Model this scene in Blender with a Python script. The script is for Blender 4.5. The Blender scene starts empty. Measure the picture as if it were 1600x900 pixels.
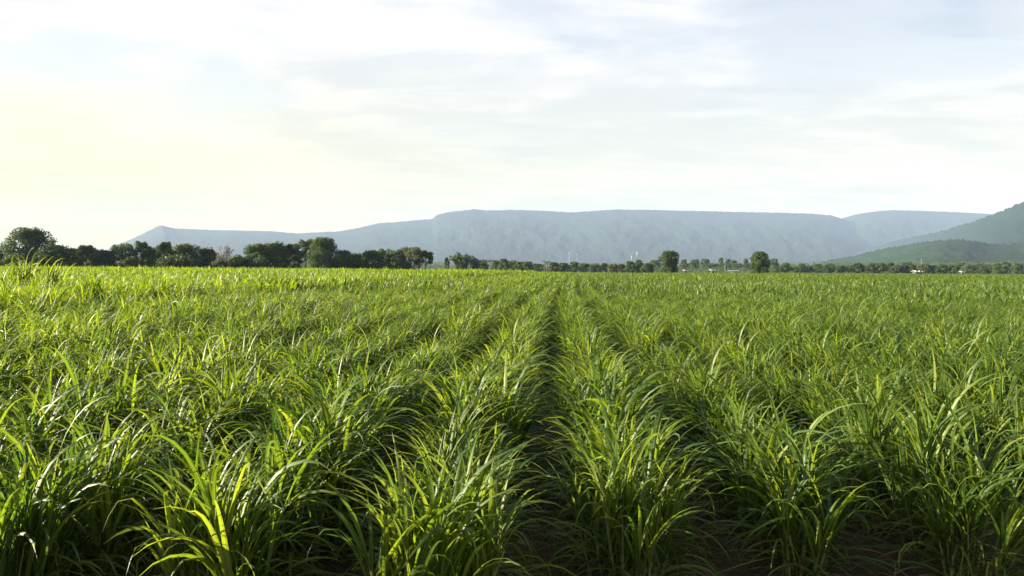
import bpy, bmesh, math, random
import numpy as np
from mathutils import Vector, Matrix, Euler, noise as mnoise

SC = bpy.context.scene
COL = SC.collection
R = math.radians
rng = np.random.default_rng(7)
random.seed(7)

# ------------------------------------------------------------------ camera, world, sun, exposure
F = 1300.0                      # focal length in pixels of the 1600 px wide photograph
EYE = 2.5
cam_d = bpy.data.cameras.new('camera')
cam_d.sensor_width = 36.0
cam_d.lens = 36.0 * F / 1600.0
cam_d.clip_start = 0.1
cam_d.clip_end = 60000.0
cam = bpy.data.objects.new('camera', cam_d)
COL.objects.link(cam)
cam.matrix_world = (Matrix.Translation((0, 0, EYE)) @ Matrix.Rotation(R(90 - 1.41), 4, 'X')
                    @ Matrix.Rotation(R(0.30), 4, 'Z'))
SC.camera = cam

SUN_AZ = R(-86)                 # from straight ahead (+y), to the left
SUN_EL = R(14)
S_DIR = Vector((math.sin(SUN_AZ) * math.cos(SUN_EL), math.cos(SUN_AZ) * math.cos(SUN_EL), math.sin(SUN_EL)))
sun_d = bpy.data.lights.new('sun', 'SUN')
sun_d.energy = 5.0
sun_d.angle = R(0.6)
sun_d.color = (1.0, 0.89, 0.67)
sun = bpy.data.objects.new('sun', sun_d)
COL.objects.link(sun)
sun.rotation_euler = S_DIR.to_track_quat('Z', 'Y').to_euler()
sun.location = (-60, 30, 40)

SC.view_settings.view_transform = 'Standard'
SC.view_settings.look = 'None'
SC.view_settings.gamma = 1.0
SC.view_settings.exposure = 2.55
SC.cycles.max_bounces = 8
SC.cycles.diffuse_bounces = 3
SC.cycles.transmission_bounces = 4
SC.cycles.glossy_bounces = 2
SC.cycles.volume_bounces = 2
SC.cycles.transparent_max_bounces = 4


class NT:
    """tiny node-tree writer"""
    def __init__(self, tree):
        self.t = tree
        self.t.nodes.clear()

    def n(self, typ, **kw):
        nd = self.t.nodes.new(typ)
        for k, v in kw.items():
            if k == 'ins':
                for a, b in v.items():
                    s = nd.inputs[a]
                    if isinstance(b, bpy.types.NodeSocket):
                        self.t.links.new(b, s)
                    else:
                        s.default_value = b
            else:
                setattr(nd, k, v)
        return nd

    def m(self, op, a, b=0.0, c=None, clamp=False):
        nd = self.n('ShaderNodeMath', operation=op, use_clamp=clamp)
        for i, v in enumerate((a, b, c)):
            if v is None:
                continue
            if isinstance(v, bpy.types.NodeSocket):
                self.t.links.new(v, nd.inputs[i])
            else:
                nd.inputs[i].default_value = v
        return nd.outputs[0]

    def mix(self, f, a, b, blend='MIX'):
        nd = self.n('ShaderNodeMix', data_type='RGBA', blend_type=blend)
        for s, v in ((nd.inputs[0], f), (nd.inputs[6], a), (nd.inputs[7], b)):
            if isinstance(v, bpy.types.NodeSocket):
                self.t.links.new(v, s)
            else:
                s.default_value = v if not isinstance(v, tuple) else (*v[:3], 1.0)
        return nd.outputs[2]

    def smooth(self, v, lo, hi):
        nd = self.n('ShaderNodeMapRange', interpolation_type='SMOOTHSTEP')
        self.t.links.new(v, nd.inputs[0])
        nd.inputs[1].default_value = lo
        nd.inputs[2].default_value = hi
        return nd.outputs[0]


def make_world():
    w = bpy.data.worlds.new('World')
    SC.world = w
    w.use_nodes = True
    q = NT(w.node_tree)
    sky = q.n('ShaderNodeTexSky', sky_type='NISHITA', sun_disc=False, sun_elevation=SUN_EL,
              sun_rotation=SUN_AZ, air_density=1.0, dust_density=1.5, ozone_density=1.0)
    skyc = q.mix(1.0, sky.outputs[0], (0.08, 0.08, 0.08), 'MULTIPLY')
    tc = q.n('ShaderNodeTexCoord')
    sp = q.n('ShaderNodeSeparateXYZ', ins={0: tc.outputs['Generated']})
    x, y, z = sp.outputs
    zc = q.m('MAXIMUM', z, 0.0)
    den = q.m('ADD', zc, 0.11)
    px = q.m('DIVIDE', x, den)
    py = q.m('DIVIDE', y, den)
    pv = q.n('ShaderNodeCombineXYZ', ins={0: px, 1: py, 2: 0.0}).outputs[0]

    def noise(scale, detail, off, sx=1.0, sy=1.0, dist=0.0, rough=0.55):
        mp = q.n('ShaderNodeMapping', ins={0: pv})
        mp.inputs[1].default_value = off
        mp.inputs[3].default_value = (sx, sy, 1)
        nz = q.n('ShaderNodeTexNoise', ins={'Vector': mp.outputs[0], 'Scale': scale, 'Detail': detail,
                                            'Roughness': rough, 'Distortion': dist})
        return nz.outputs[0]
    big = noise(0.42, 3, (3.1, 1.7, 0))
    mid = noise(1.1, 7, (0.6, 4.4, 0), 0.8, 1.0, 0.6)
    fine = noise(3.6, 8, (9.0, 2.0, 0), 0.45, 1.0, 1.1, 0.62)
    # how warm: towards the sun and low in the sky
    sd = q.n('ShaderNodeVectorMath', operation='DOT_PRODUCT', ins={0: tc.outputs['Generated'], 1: tuple(S_DIR)})
    sund = q.smooth(sd.outputs['Value'], -0.25, 0.95)
    low = q.smooth(z, 0.30, 0.0)
    warm = q.m('MULTIPLY', low, q.m('ADD', q.m('MULTIPLY', sund, 0.75), 0.46), clamp=True)
    bright = q.mix(warm, (0.375, 0.368, 0.372), (0.44, 0.372, 0.15))
    grey = q.mix(warm, (0.292, 0.303, 0.322), (0.37, 0.33, 0.15))
    comb = q.m('ADD', q.m('MULTIPLY', big, 0.40), q.m('ADD', q.m('MULTIPLY', mid, 0.34), q.m('MULTIPLY', fine, 0.26)))
    # thicker, greyer cloud away from the sun
    comb = q.m('SUBTRACT', comb, q.m('MULTIPLY', sund, 0.035))
    gm = q.smooth(comb, 0.44, 0.55)
    cloud = q.mix(gm, bright, grey)
    cover = q.m('SUBTRACT', 1.0, q.m('MULTIPLY', q.m('MULTIPLY', q.smooth(mid, 0.52, 0.36), 0.45), q.m('SUBTRACT', 1.0, low)))
    dim = q.m('SUBTRACT', 1.0, q.m('MULTIPLY', q.smooth(z, 0.30, 0.85), 0.40))
    cloud = q.mix(1.0, cloud, q.n('ShaderNodeCombineXYZ', ins={0: dim, 1: dim, 2: dim}).outputs[0], 'MULTIPLY')
    cover = q.m('MULTIPLY', cover, q.m('SUBTRACT', 1.0, q.m('MULTIPLY', q.smooth(z, 0.25, 0.9), 0.55)))
    col = q.mix(cover, skyc, cloud)
    bg = q.n('ShaderNodeBackground', ins={'Color': col, 'Strength': 0.48})
    q.n('ShaderNodeOutputWorld', ins={0: bg.outputs[0]})
    w.cycles_visibility.camera = True


make_world()

# ------------------------------------------------------------------ helpers
HZ_SLOPE = math.tan(R(0.30))


def horizon(px):
    return 418.0 + (px - 800.0) * HZ_SLOPE


def at(px, d):
    return (px - 800.0) / F * d


def height_at(px, py, d):
    return EYE + (horizon(px) - py) * d / F


def sstep(a, b, v):
    t = np.clip((np.asarray(v, float) - a) / (b - a), 0, 1)
    return t * t * (3 - 2 * t)


def mesh_np(name, verts, faces, uv=None, mats=(), mat_idx=None, tint=None, smooth=True):
    verts = np.asarray(verts, np.float32)
    faces = np.asarray(faces, np.int32)
    k = faces.shape[1]
    me = bpy.data.meshes.new(name)
    me.vertices.add(len(verts))
    me.vertices.foreach_set('co', verts.ravel())
    me.loops.add(faces.size)
    me.loops.foreach_set('vertex_index', faces.ravel())
    me.polygons.add(len(faces))
    me.polygons.foreach_set('loop_start', np.arange(0, faces.size, k, dtype=np.int32))
    if uv is not None:
        ul = me.uv_layers.new(name='UVMap')
        ul.data.foreach_set('uv', np.asarray(uv, np.float32)[faces.ravel()].ravel())
    if tint is not None:
        at_ = me.attributes.new('tint', 'FLOAT', 'POINT')
        at_.data.foreach_set('value', np.asarray(tint, np.float32))
    for m in mats:
        me.materials.append(m)
    if mat_idx is not None:
        me.polygons.foreach_set('material_index', np.asarray(mat_idx, np.int32))
    me.polygons.foreach_set('use_smooth', np.full(len(faces), smooth, bool))
    me.update(calc_edges=True)
    me.validate()
    return me


def link(name, me, parent=None):
    o = bpy.data.objects.new(name, me)
    COL.objects.link(o)
    if parent is not None:
        o.parent = parent
    return o


def tag(o, label=None, cat=None, group=None, kind=None):
    if label:
        o['label'] = label
    if cat:
        o['category'] = cat
    if group:
        o['group'] = group
    if kind:
        o['kind'] = kind
    return o


# value noise in numpy
_tab = np.random.default_rng(3).random((256, 256))


def vnoise(x, y):
    x = np.asarray(x, float)
    y = np.asarray(y, float)
    xi = np.floor(x).astype(int)
    yi = np.floor(y).astype(int)
    fx = x - xi
    fy = y - yi
    fx = fx * fx * (3 - 2 * fx)
    fy = fy * fy * (3 - 2 * fy)
    a = _tab[xi & 255, yi & 255]
    b = _tab[(xi + 1) & 255, yi & 255]
    c = _tab[xi & 255, (yi + 1) & 255]
    d = _tab[(xi + 1) & 255, (yi + 1) & 255]
    return (a * (1 - fx) + b * fx) * (1 - fy) + (c * (1 - fx) + d * fx) * fy


def fbm(x, y, o=4):
    s = 0.0
    a = 0.5
    for _ in range(o):
        s = s + a * vnoise(x, y)
        x = np.asarray(x) * 2.03 + 17.1
        y = np.asarray(y) * 2.03 + 5.7
        a *= 0.5
    return s / (1 - 0.5 ** o)


# ------------------------------------------------------------------ materials
def principled(q, **ins):
    return q.n('ShaderNodeBsdfPrincipled', ins=ins)


def new_mat(name):
    m = bpy.data.materials.new(name)
    m.use_nodes = True
    return m, NT(m.node_tree)


def leaf_material(name='cane_leaf_blade', mul=(1, 1, 1)):
    m, q = new_mat(name)
    uv = q.n('ShaderNodeUVMap').outputs[0]
    sp = q.n('ShaderNodeSeparateXYZ', ins={0: uv})
    u, v = sp.outputs[0], sp.outputs[1]
    at_ = q.n('ShaderNodeAttribute', attribute_name='tint')
    oi = q.n('ShaderNodeObjectInfo')
    rnd = q.m('FRACT', q.m('ADD', at_.outputs['Fac'], q.m('MULTIPLY', oi.outputs['Random'], 7.31)))
    dry = q.m('GREATER_THAN', at_.outputs['Fac'], 0.96)
    ramp = q.n('ShaderNodeValToRGB', ins={0: q.m('MAXIMUM', q.m('MULTIPLY', rnd, 0.90), q.m('MULTIPLY', dry, q.m('ADD', 0.97, q.m('MULTIPLY', rnd, 0.03))))})
    cr = ramp.color_ramp
    cr.elements[0].position = 0.0
    cr.elements[0].color = (0.020, 0.048, 0.008, 1)
    cr.elements[1].position = 1.0
    cr.elements[1].color = (0.17, 0.13, 0.06, 1)
    for p, c in ((0.35, (0.042, 0.080, 0.011)), (0.7, (0.080, 0.120, 0.017)), (0.95, (0.135, 0.172, 0.030)),
                 (0.965, (0.12, 0.11, 0.04))):
        e = cr.elements.new(p)
        e.color = (*c, 1)
    # older tips dry a little, lengthwise veins
    st = q.n('ShaderNodeTexNoise', ins={'Vector': q.n('ShaderNodeCombineXYZ', ins={0: q.m('MULTIPLY', u, 22.0), 1: q.m('MULTIPLY', v, 2.0), 2: q.m('MULTIPLY', rnd, 40.0)}).outputs[0], 'Scale': 1.0, 'Detail': 2.0})
    vein = q.m('ADD', 0.82, q.m('MULTIPLY', st.outputs[0], 0.36))
    c1 = q.mix(1.0, ramp.outputs[0], q.n('ShaderNodeCombineXYZ', ins={0: vein, 1: vein, 2: vein}).outputs[0], 'MULTIPLY')
    rib = q.smooth(q.m('ABSOLUTE', q.m('SUBTRACT', u, 0.5)), 0.085, 0.02)
    rib = q.m('MULTIPLY', rib, q.smooth(v, 1.0, 0.5))
    c2 = q.mix(q.m('MULTIPLY', rib, 0.7), c1, (0.17, 0.22, 0.09))
    tipf = q.m('MULTIPLY', q.smooth(v, 0.93, 1.0), 0.6)
    c3 = q.mix(tipf, c2, (0.14, 0.12, 0.05))
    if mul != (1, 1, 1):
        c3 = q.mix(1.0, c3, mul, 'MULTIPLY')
    bs = principled(q, **{'Base Color': c3, 'Roughness': 0.48, 'Specular IOR Level': 0.32})
    tr_c = q.mix(1.0, c3, (2.6, 2.4, 0.62), 'MULTIPLY')
    tr = q.n('ShaderNodeBsdfTranslucent', ins={0: tr_c})
    mx = q.n('ShaderNodeMixShader', ins={0: 0.42, 1: bs.outputs[0], 2: tr.outputs[0]})
    q.n('ShaderNodeOutputMaterial', ins={0: mx.outputs[0]})
    return m


def simple_mat(name, c, rough=0.8, c2=None, scale=5.0, bump=0.0, metal=0.0, detail=4.0):
    m, q = new_mat(name)
    g = q.n('ShaderNodeNewGeometry')
    nz = q.n('ShaderNodeTexNoise', ins={'Vector': g.outputs['Position'], 'Scale': scale, 'Detail': detail})
    c2 = c2 or tuple(v * 0.6 for v in c)
    col = q.mix(q.smooth(nz.outputs[0], 0.35, 0.65), c, c2)
    ins = {'Base Color': col, 'Roughness': rough, 'Metallic': metal}
    bs = principled(q, **ins)
    if bump:
        b = q.n('ShaderNodeBump', ins={'Height': nz.outputs[0], 'Strength': bump, 'Distance': 0.05})
        q.t.links.new(b.outputs[0], bs.inputs['Normal'])
    q.n('ShaderNodeOutputMaterial', ins={0: bs.outputs[0]})
    return m


def crown_material(name, ca, cb, cc, trans=0.28):
    m, q = new_mat(name)
    at_ = q.n('ShaderNodeAttribute', attribute_name='tint')
    oi = q.n('ShaderNodeObjectInfo')
    r = q.m('FRACT', q.m('ADD', at_.outputs['Fac'], q.m('MULTIPLY', oi.outputs['Random'], 0.25)))
    ramp = q.n('ShaderNodeValToRGB', ins={0: r})
    cr = ramp.color_ramp
    cr.elements[0].color = (*ca, 1)
    cr.elements[1].color = (*cc, 1)
    e = cr.elements.new(0.5)
    e.color = (*cb, 1)
    bs = principled(q, **{'Base Color': ramp.outputs[0], 'Roughness': 0.6, 'Specular IOR Level': 0.3})
    tr = q.n('ShaderNodeBsdfTranslucent', ins={0: q.mix(1.0, ramp.outputs[0], (1.5, 1.4, 0.8), 'MULTIPLY')})
    mx = q.n('ShaderNodeMixShader', ins={0: trans, 1: bs.outputs[0], 2: tr.outputs[0]})
    q.n('ShaderNodeOutputMaterial', ins={0: mx.outputs[0]})
    return m


def ground_material():
    m, q = new_mat('field_soil')
    g = q.n('ShaderNodeNewGeometry')
    P = g.outputs['Position']
    sp = q.n('ShaderNodeSeparateXYZ', ins={0: P})
    n1 = q.n('ShaderNodeTexNoise', ins={'Vector': P, 'Scale': 1.3, 'Detail': 6.0})
    n2 = q.n('ShaderNodeTexNoise', ins={'Vector': P, 'Scale': 14.0, 'Detail': 6.0, 'Roughness': 0.65})
    n3 = q.n('ShaderNodeTexNoise', ins={'Vector': P, 'Scale': 60.0, 'Detail': 3.0})
    soil = q.mix(q.smooth(n1.outputs[0], 0.3, 0.7), (0.050, 0.033, 0.021), (0.085, 0.056, 0.036))
    soil = q.mix(q.smooth(n2.outputs[0], 0.42, 0.7), soil, (0.115, 0.080, 0.052))
    # beyond the crop: pasture and scrub
    n4 = q.n('ShaderNodeTexNoise', ins={'Vector': P, 'Scale': 0.006, 'Detail': 8.0})
    past = q.mix(q.smooth(n4.outputs[0], 0.35, 0.65), (0.022, 0.040, 0.010), (0.050, 0.070, 0.020))
    far = q.smooth(sp.outputs[1], 205.0, 232.0)
    col = q.mix(far, soil, past)
    hh = q.m('ADD', q.m('MULTIPLY', n2.outputs[0], 0.7), q.m('MULTIPLY', n3.outputs[0], 0.3))
    b = q.n('ShaderNodeBump', ins={'Height': hh, 'Strength': 0.9, 'Distance': 0.06})
    bs = principled(q, **{'Base Color': col, 'Roughness': 0.95, 'Specular IOR Level': 0.15, 'Normal': b.outputs[0]})
    q.n('ShaderNodeOutputMaterial', ins={0: bs.outputs[0]})
    return m


def forest_material(name, ca, cb, cc, s):
    m, q = new_mat(name)
    g = q.n('ShaderNodeNewGeometry')
    P = g.outputs['Position']
    n1 = q.n('ShaderNodeTexNoise', ins={'Vector': P, 'Scale': s, 'Detail': 8.0, 'Roughness': 0.7})
    n2 = q.n('ShaderNodeTexNoise', ins={'Vector': P, 'Scale': s * 0.12, 'Detail': 5.0})
    col = q.mix(q.smooth(n1.outputs[0], 0.38, 0.62), ca, cb)
    col = q.mix(q.m('MULTIPLY', q.smooth(n2.outputs[0], 0.52, 0.72), 0.7), col, cc)
    vo = q.n('ShaderNodeTexVoronoi', ins={'Vector': P, 'Scale': s * 2.2})
    b = q.n('ShaderNodeBump', ins={'Height': vo.outputs['Distance'], 'Strength': 0.35, 'Distance': 5.0}, invert=True)
    bs = principled(q, **{'Base Color': col, 'Roughness': 0.95, 'Specular IOR Level': 0.1, 'Normal': b.outputs[0]})
    q.n('ShaderNodeOutputMaterial', ins={0: bs.outputs[0]})
    return m


M_LEAF = leaf_material()
M_LEAF_BACKLIT = leaf_material('backlit_tint_cane_blade', (1.28, 1.25, 0.28))  # same blade, yellower: sun glow of the far-left cane put into its colour
M_STALK = simple_mat('cane_stalk', (0.13, 0.17, 0.06), 0.5, (0.20, 0.17, 0.08), 30.0)
M_GROUND = ground_material()
M_BARK = simple_mat('tree_bark', (0.10, 0.080, 0.060), 0.9, (0.055, 0.045, 0.036), 4.0, 0.5)
M_PALE_BARK = simple_mat('pale_bark', (0.24, 0.22, 0.20), 0.9, (0.16, 0.145, 0.13), 4.0)
M_CROWN = crown_material('dark_foliage', (0.026, 0.050, 0.014), (0.042, 0.074, 0.018), (0.072, 0.105, 0.024))
M_CROWN_MID = crown_material('mid_foliage', (0.035, 0.060, 0.018), (0.055, 0.088, 0.024), (0.090, 0.125, 0.030))
M_CROWN_DRY = crown_material('dry_foliage', (0.040, 0.058, 0.024), (0.058, 0.074, 0.032), (0.085, 0.092, 0.048))
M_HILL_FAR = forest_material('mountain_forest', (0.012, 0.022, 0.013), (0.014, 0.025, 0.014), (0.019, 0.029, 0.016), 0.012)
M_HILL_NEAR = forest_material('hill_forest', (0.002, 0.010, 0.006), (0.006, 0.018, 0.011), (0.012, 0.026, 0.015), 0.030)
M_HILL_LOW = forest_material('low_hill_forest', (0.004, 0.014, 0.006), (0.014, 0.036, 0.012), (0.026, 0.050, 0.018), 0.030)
M_WHITE = simple_mat('white_paint', (0.80, 0.80, 0.78), 0.5, (0.70, 0.70, 0.69), 2.0)
M_ROOF = simple_mat('white_roof_sheet', (0.62, 0.62, 0.61), 0.35, (0.62, 0.62, 0.61), 0.8)
M_WALL = simple_mat('weathered_board_wall', (0.05, 0.048, 0.044), 0.9, (0.035, 0.033, 0.03), 1.0)
M_DARK = simple_mat('dark_opening', (0.03, 0.03, 0.03), 0.6)
M_STEEL = simple_mat('galvanised_steel', (0.30, 0.31, 0.32), 0.45, (0.24, 0.25, 0.26), 3.0, metal=0.4)
M_POST = simple_mat('concrete_post', (0.30, 0.29, 0.27), 0.9, (0.22, 0.21, 0.20), 3.0)
M_BIRD = simple_mat('dark_feathers', (0.03, 0.03, 0.035), 0.7)
M_STRAW = simple_mat('dry_straw', (0.30, 0.23, 0.13), 0.9, (0.20, 0.15, 0.08), 8.0)

# ------------------------------------------------------------------ ground
SP = 1.37                       # distance between cane rows


def row_base(y):
    return 0.045 * y + 0.0002 * y * y - 0.09


def ground_z(x, y):
    x = np.asarray(x, float)
    y = np.asarray(y, float)
    z = 0.15 * sstep(-12, -90, x - row_base(np.clip(y, 0, 400))) * sstep(12, 120, y)
    z = z + 0.10 * (fbm(x * 0.05 + 40, y * 0.05 + 9, 2) - 0.5) * sstep(5, 30, y)
    near = sstep(260, 200, y)
    ph = (x - row_base(np.clip(y, -50, 400))) / SP
    z = z + 0.05 * (0.5 - 0.5 * np.cos(2 * np.pi * ph)) * near
    return z


def rough_z(x, y):
    w = sstep(26, 14, y)
    return (0.055 * (fbm(x * 3.1, y * 3.1, 4) - 0.5) + 0.030 * (fbm(x * 11, y * 11, 3) - 0.5)) * w


def axis_steps(lo, hi, fine_lo, fine_hi, fine, growth=1.16, cap=900.0):
    mid = list(np.arange(fine_lo, fine_hi + 1e-6, fine))
    up = []
    p, s = mid[-1], fine
    while p < hi:
        s = min(s * growth, cap)
        p += s
        up.append(min(p, hi))
    dn = []
    p, s = mid[0], fine
    while p > lo:
        s = min(s * growth, cap)
        p -= s
        dn.append(max(p, lo))
    return np.array(dn[::-1] + mid + up)


def grid_faces(nx, ny):
    i = np.arange(nx - 1)[None, :] + np.arange(ny - 1)[:, None] * nx
    i = i.ravel()
    return np.stack([i, i + 1, i + 1 + nx, i + nx], 1)


def make_ground():
    xs = axis_steps(-11500, 11500, -9, 9, 0.075, 1.06)
    ys = axis_steps(-600, 10050, 5.5, 14.5, 0.075, 1.05)
    X, Y = np.meshgrid(xs, ys)
    Z = ground_z(X, Y) + rough_z(X, Y)
    v = np.stack([X.ravel(), Y.ravel(), Z.ravel()], 1)
    me = mesh_np('ground', v, grid_faces(len(xs), len(ys)), mats=[M_GROUND])
    tag(link('ground', me), kind='structure')


make_ground()

# ------------------------------------------------------------------ mountains and hills


def ridge(name, pts, D, depth_front, depth_back, mat, seed, nx=900, nt=70, foot_pow=1.25, gully=0.022, jag=5.0,
          d_fn=None):
    """pts: skyline in photograph pixels. The slope falls towards the viewer and away behind the skyline."""
    px = np.linspace(pts[0][0], pts[-1][0], nx)
    py = np.interp(px, [p[0] for p in pts], [p[1] for p in pts])
    k = np.ones(7) / 7
    pys = np.convolve(np.pad(py, 3, 'edge'), k, 'valid')
    Dv = D * np.ones(nx) if d_fn is None else D * d_fn(px)
    H = EYE + (horizon(px) - pys) * Dv / F
    J = (fbm(px * 0.9 + seed, px * 0 + 3.3, 3) - 0.5) * jag * 3.0
    X0 = (px - 800.0) / F
    tf = np.linspace(0, 1, nt)
    tb = np.linspace(0, 1, 16)[1:]
    rows = []
    for t in tf:                                   # foot -> crest
        d = Dv - depth_front * (1 - t)
        x = X0 * d
        g = fbm(px * 0.016 + seed + t * 1.6, px * 0.004 + seed + t * 2.3, 4) - 0.5
        g2 = fbm(px * 0.06 + seed + t * 5, px * 0.02 - t * 9, 4) - 0.5
        prof = t ** foot_pow
        z = H * prof + H * gully * g * 4 * t * (1 - t) + g2 * 0.05 * H * 4 * t * (1 - t)
        z = z + J * max(0, t * 30 - 29)
        rows.append((x, d + g * depth_front * 0.10 * (1 - t) * t * 4, z))
    for t in tb:
        d = Dv + depth_back * t
        x = X0 * d
        z = H * (1 - t) ** 1.3
        rows.append((x, d, z))
    v = np.concatenate([np.stack(r, 1) for r in rows])
    v[:, 2] = np.maximum(v[:, 2], 0) - 0.6
    me = mesh_np(name, v, grid_faces(nx, len(rows)), mats=[mat])
    return tag(link(name, me), kind='structure')


MAIN = [(150, 420), (172, 386), (200, 376), (228, 363), (244, 355), (252, 351.5), (258, 354), (275, 357), (320, 359), (365, 360),
        (420, 361), (466, 365), (490, 363), (530, 361.5), (560, 356), (590, 349), (620, 347), (645, 344.5), (676, 342),
        (682, 336), (700, 331.5), (740, 327), (760, 329), (800, 328), (850, 329.5), (890, 332), (905, 331), (960, 327.5), (1010, 328),
        (1050, 329), (1100, 330), (1150, 331.5), (1200, 332), (1240, 333), (1270, 334), (1300, 337), (1316, 343), (1330, 350),
        (1400, 380), (1480, 420)]
SECOND = [(1180, 420), (1230, 392), (1290, 356), (1308, 344), (1318, 340), (1340, 334), (1370, 330), (1390, 328.5), (1420, 329),
          (1480, 331), (1548, 334.5), (1620, 338), (1760, 345), (1950, 372), (2200, 420)]
RIGHT = [(1270, 425), (1310, 402), (1330, 396), (1397, 376), (1465, 362), (1519, 346), (1548, 335), (1568, 328),
         (1580, 322), (1589, 319), (1600, 315), (1640, 300), (1700, 284), (1800, 272), (1950, 290), (2150, 350), (2400, 425)]
LOW = [(1240, 424), (1290, 407), (1330, 400), (1380, 388), (1440, 378.5), (1480, 373.5), (1512, 374.5), (1550, 381),
       (1600, 380), (1660, 372), (1760, 365), (1900, 380), (2100, 425)]
ridge('mountain_ridge', MAIN, 8600, 3600, 900, M_HILL_FAR, 1.0, nx=1500)
ridge('mountain_ridge_behind', SECOND, 9000, 3300, 900, M_HILL_FAR, 5.0, nx=800)
ridge('forested_hill', RIGHT, 3700, 1500, 900, M_HILL_NEAR, 9.0, nx=900, jag=7, d_fn=lambda p: 1 + .75 * sstep(1590, 1300, p))
ridge('low_hill', LOW, 2100, 850, 600, M_HILL_LOW, 12.0, nx=900, jag=4, gully=0.06, d_fn=lambda p: 1 + .35 * sstep(1480, 1260, p))

# ------------------------------------------------------------------ cane leaves


def leaf_shape(L, w, th0, bend, p, twist, drift, nseg, fold=0.22, kink=None):
    """returns verts (n,3), quads, uv of one blade rooted at the origin, arching towards +x"""
    s = np.linspace(0, 1, nseg + 1)
    th = R(th0) + R(bend) * s ** p
    if kink:
        th = th + R(kink[1]) * sstep(kink[0] - 0.03, kink[0] + 0.05, s)
    ds = L / nseg
    thm = 0.5 * (th[1:] + th[:-1])
    r = np.concatenate([[0], np.cumsum(np.sin(thm) * ds)])
    z = np.concatenate([[0], np.cumsum(np.cos(thm) * ds)])
    az = R(drift) * s
    cx = r * np.cos(az)
    cy = r * np.sin(az)
    wid = w * np.minimum(1, 0.55 + s * 2.0) * (1 - s ** 2.4) ** 0.9
    wid = np.maximum(wid, w * 0.03)
    T = np.stack([np.sin(th) * np.cos(az), np.sin(th) * np.sin(az), np.cos(th)], 1)
    side = np.stack([-np.sin(az), np.cos(az), 0 * az], 1)
    N = np.cross(side, T)                        # upper face of the blade
    tw = R(twist) * s
    S2 = side * np.cos(tw)[:, None] + N * np.sin(tw)[:, None]
    N2 = -side * np.sin(tw)[:, None] + N * np.cos(tw)[:, None]
    c = np.stack([cx, cy, z], 1)
    f = fold * (1 - 0.6 * s)
    a = c + S2 * (wid / 2)[:, None] + N2 * (wid * f)[:, None]
    b = c - S2 * (wid / 2)[:, None] + N2 * (wid * f)[:, None]
    if nseg >= 7:
        v = np.stack([a, c, b], 1).reshape(-1, 3)
        uv = np.stack([np.tile([0, 0.5, 1.0], nseg + 1), np.repeat(s, 3)], 1)
        i = np.arange(nseg) * 3
        q = np.concatenate([np.stack([i, i + 1, i + 4, i + 3], 1), np.stack([i + 1, i + 2, i + 5, i + 4], 1)])
    else:
        v = np.stack([a, b], 1).reshape(-1, 3)
        uv = np.stack([np.tile([0.12, 0.42], nseg + 1), np.repeat(s, 2)], 1)
        i = np.arange(nseg) * 2
        q = np.stack([i, i + 1, i + 3, i + 2], 1)
    return v, q, uv


U = rng.uniform


def leaf_pool(nseg, wmul):
    """kinds: 0 spear, 1 upright arching, 2 wide arching, 3 drooping"""
    pool = {0: [], 1: [], 2: [], 3: []}
    for _ in range(12):
        pool[0].append(leaf_shape(U(.36, .60), U(.018, .032) * wmul, U(0, 7), U(8, 60), 2.0, U(-50, 50), U(-8, 8), nseg, .30))
    for _ in range(22):
        kink = (U(.55, .8), U(30, 80)) if U() < .18 else None
        pool[1].append(leaf_shape(U(.50, .84), U(.019, .033) * wmul, U(2, 16), U(50, 118), U(1.8, 2.8), U(-70, 70), U(-20, 20), nseg, .2, kink))
    for _ in range(26):
        kink = (U(.4, .7), U(25, 60)) if U() < .12 else None
        pool[2].append(leaf_shape(U(.48, .80), U(.015, .028) * wmul, U(16, 40), U(95, 150), U(1.2, 1.9), U(-60, 60), U(-26, 26), nseg, .2, kink))
    for _ in range(20):
        pool[3].append(leaf_shape(U(.40, .72), U(.011, .020) * wmul, U(22, 55), U(80, 130), U(.9, 1.5), U(-70, 70), U(-34, 34), nseg, .2))
    return pool


HI = leaf_pool(9, 1.06)
LO = leaf_pool(4, 2.5)
VLO = leaf_pool(3, 4.2)


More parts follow.
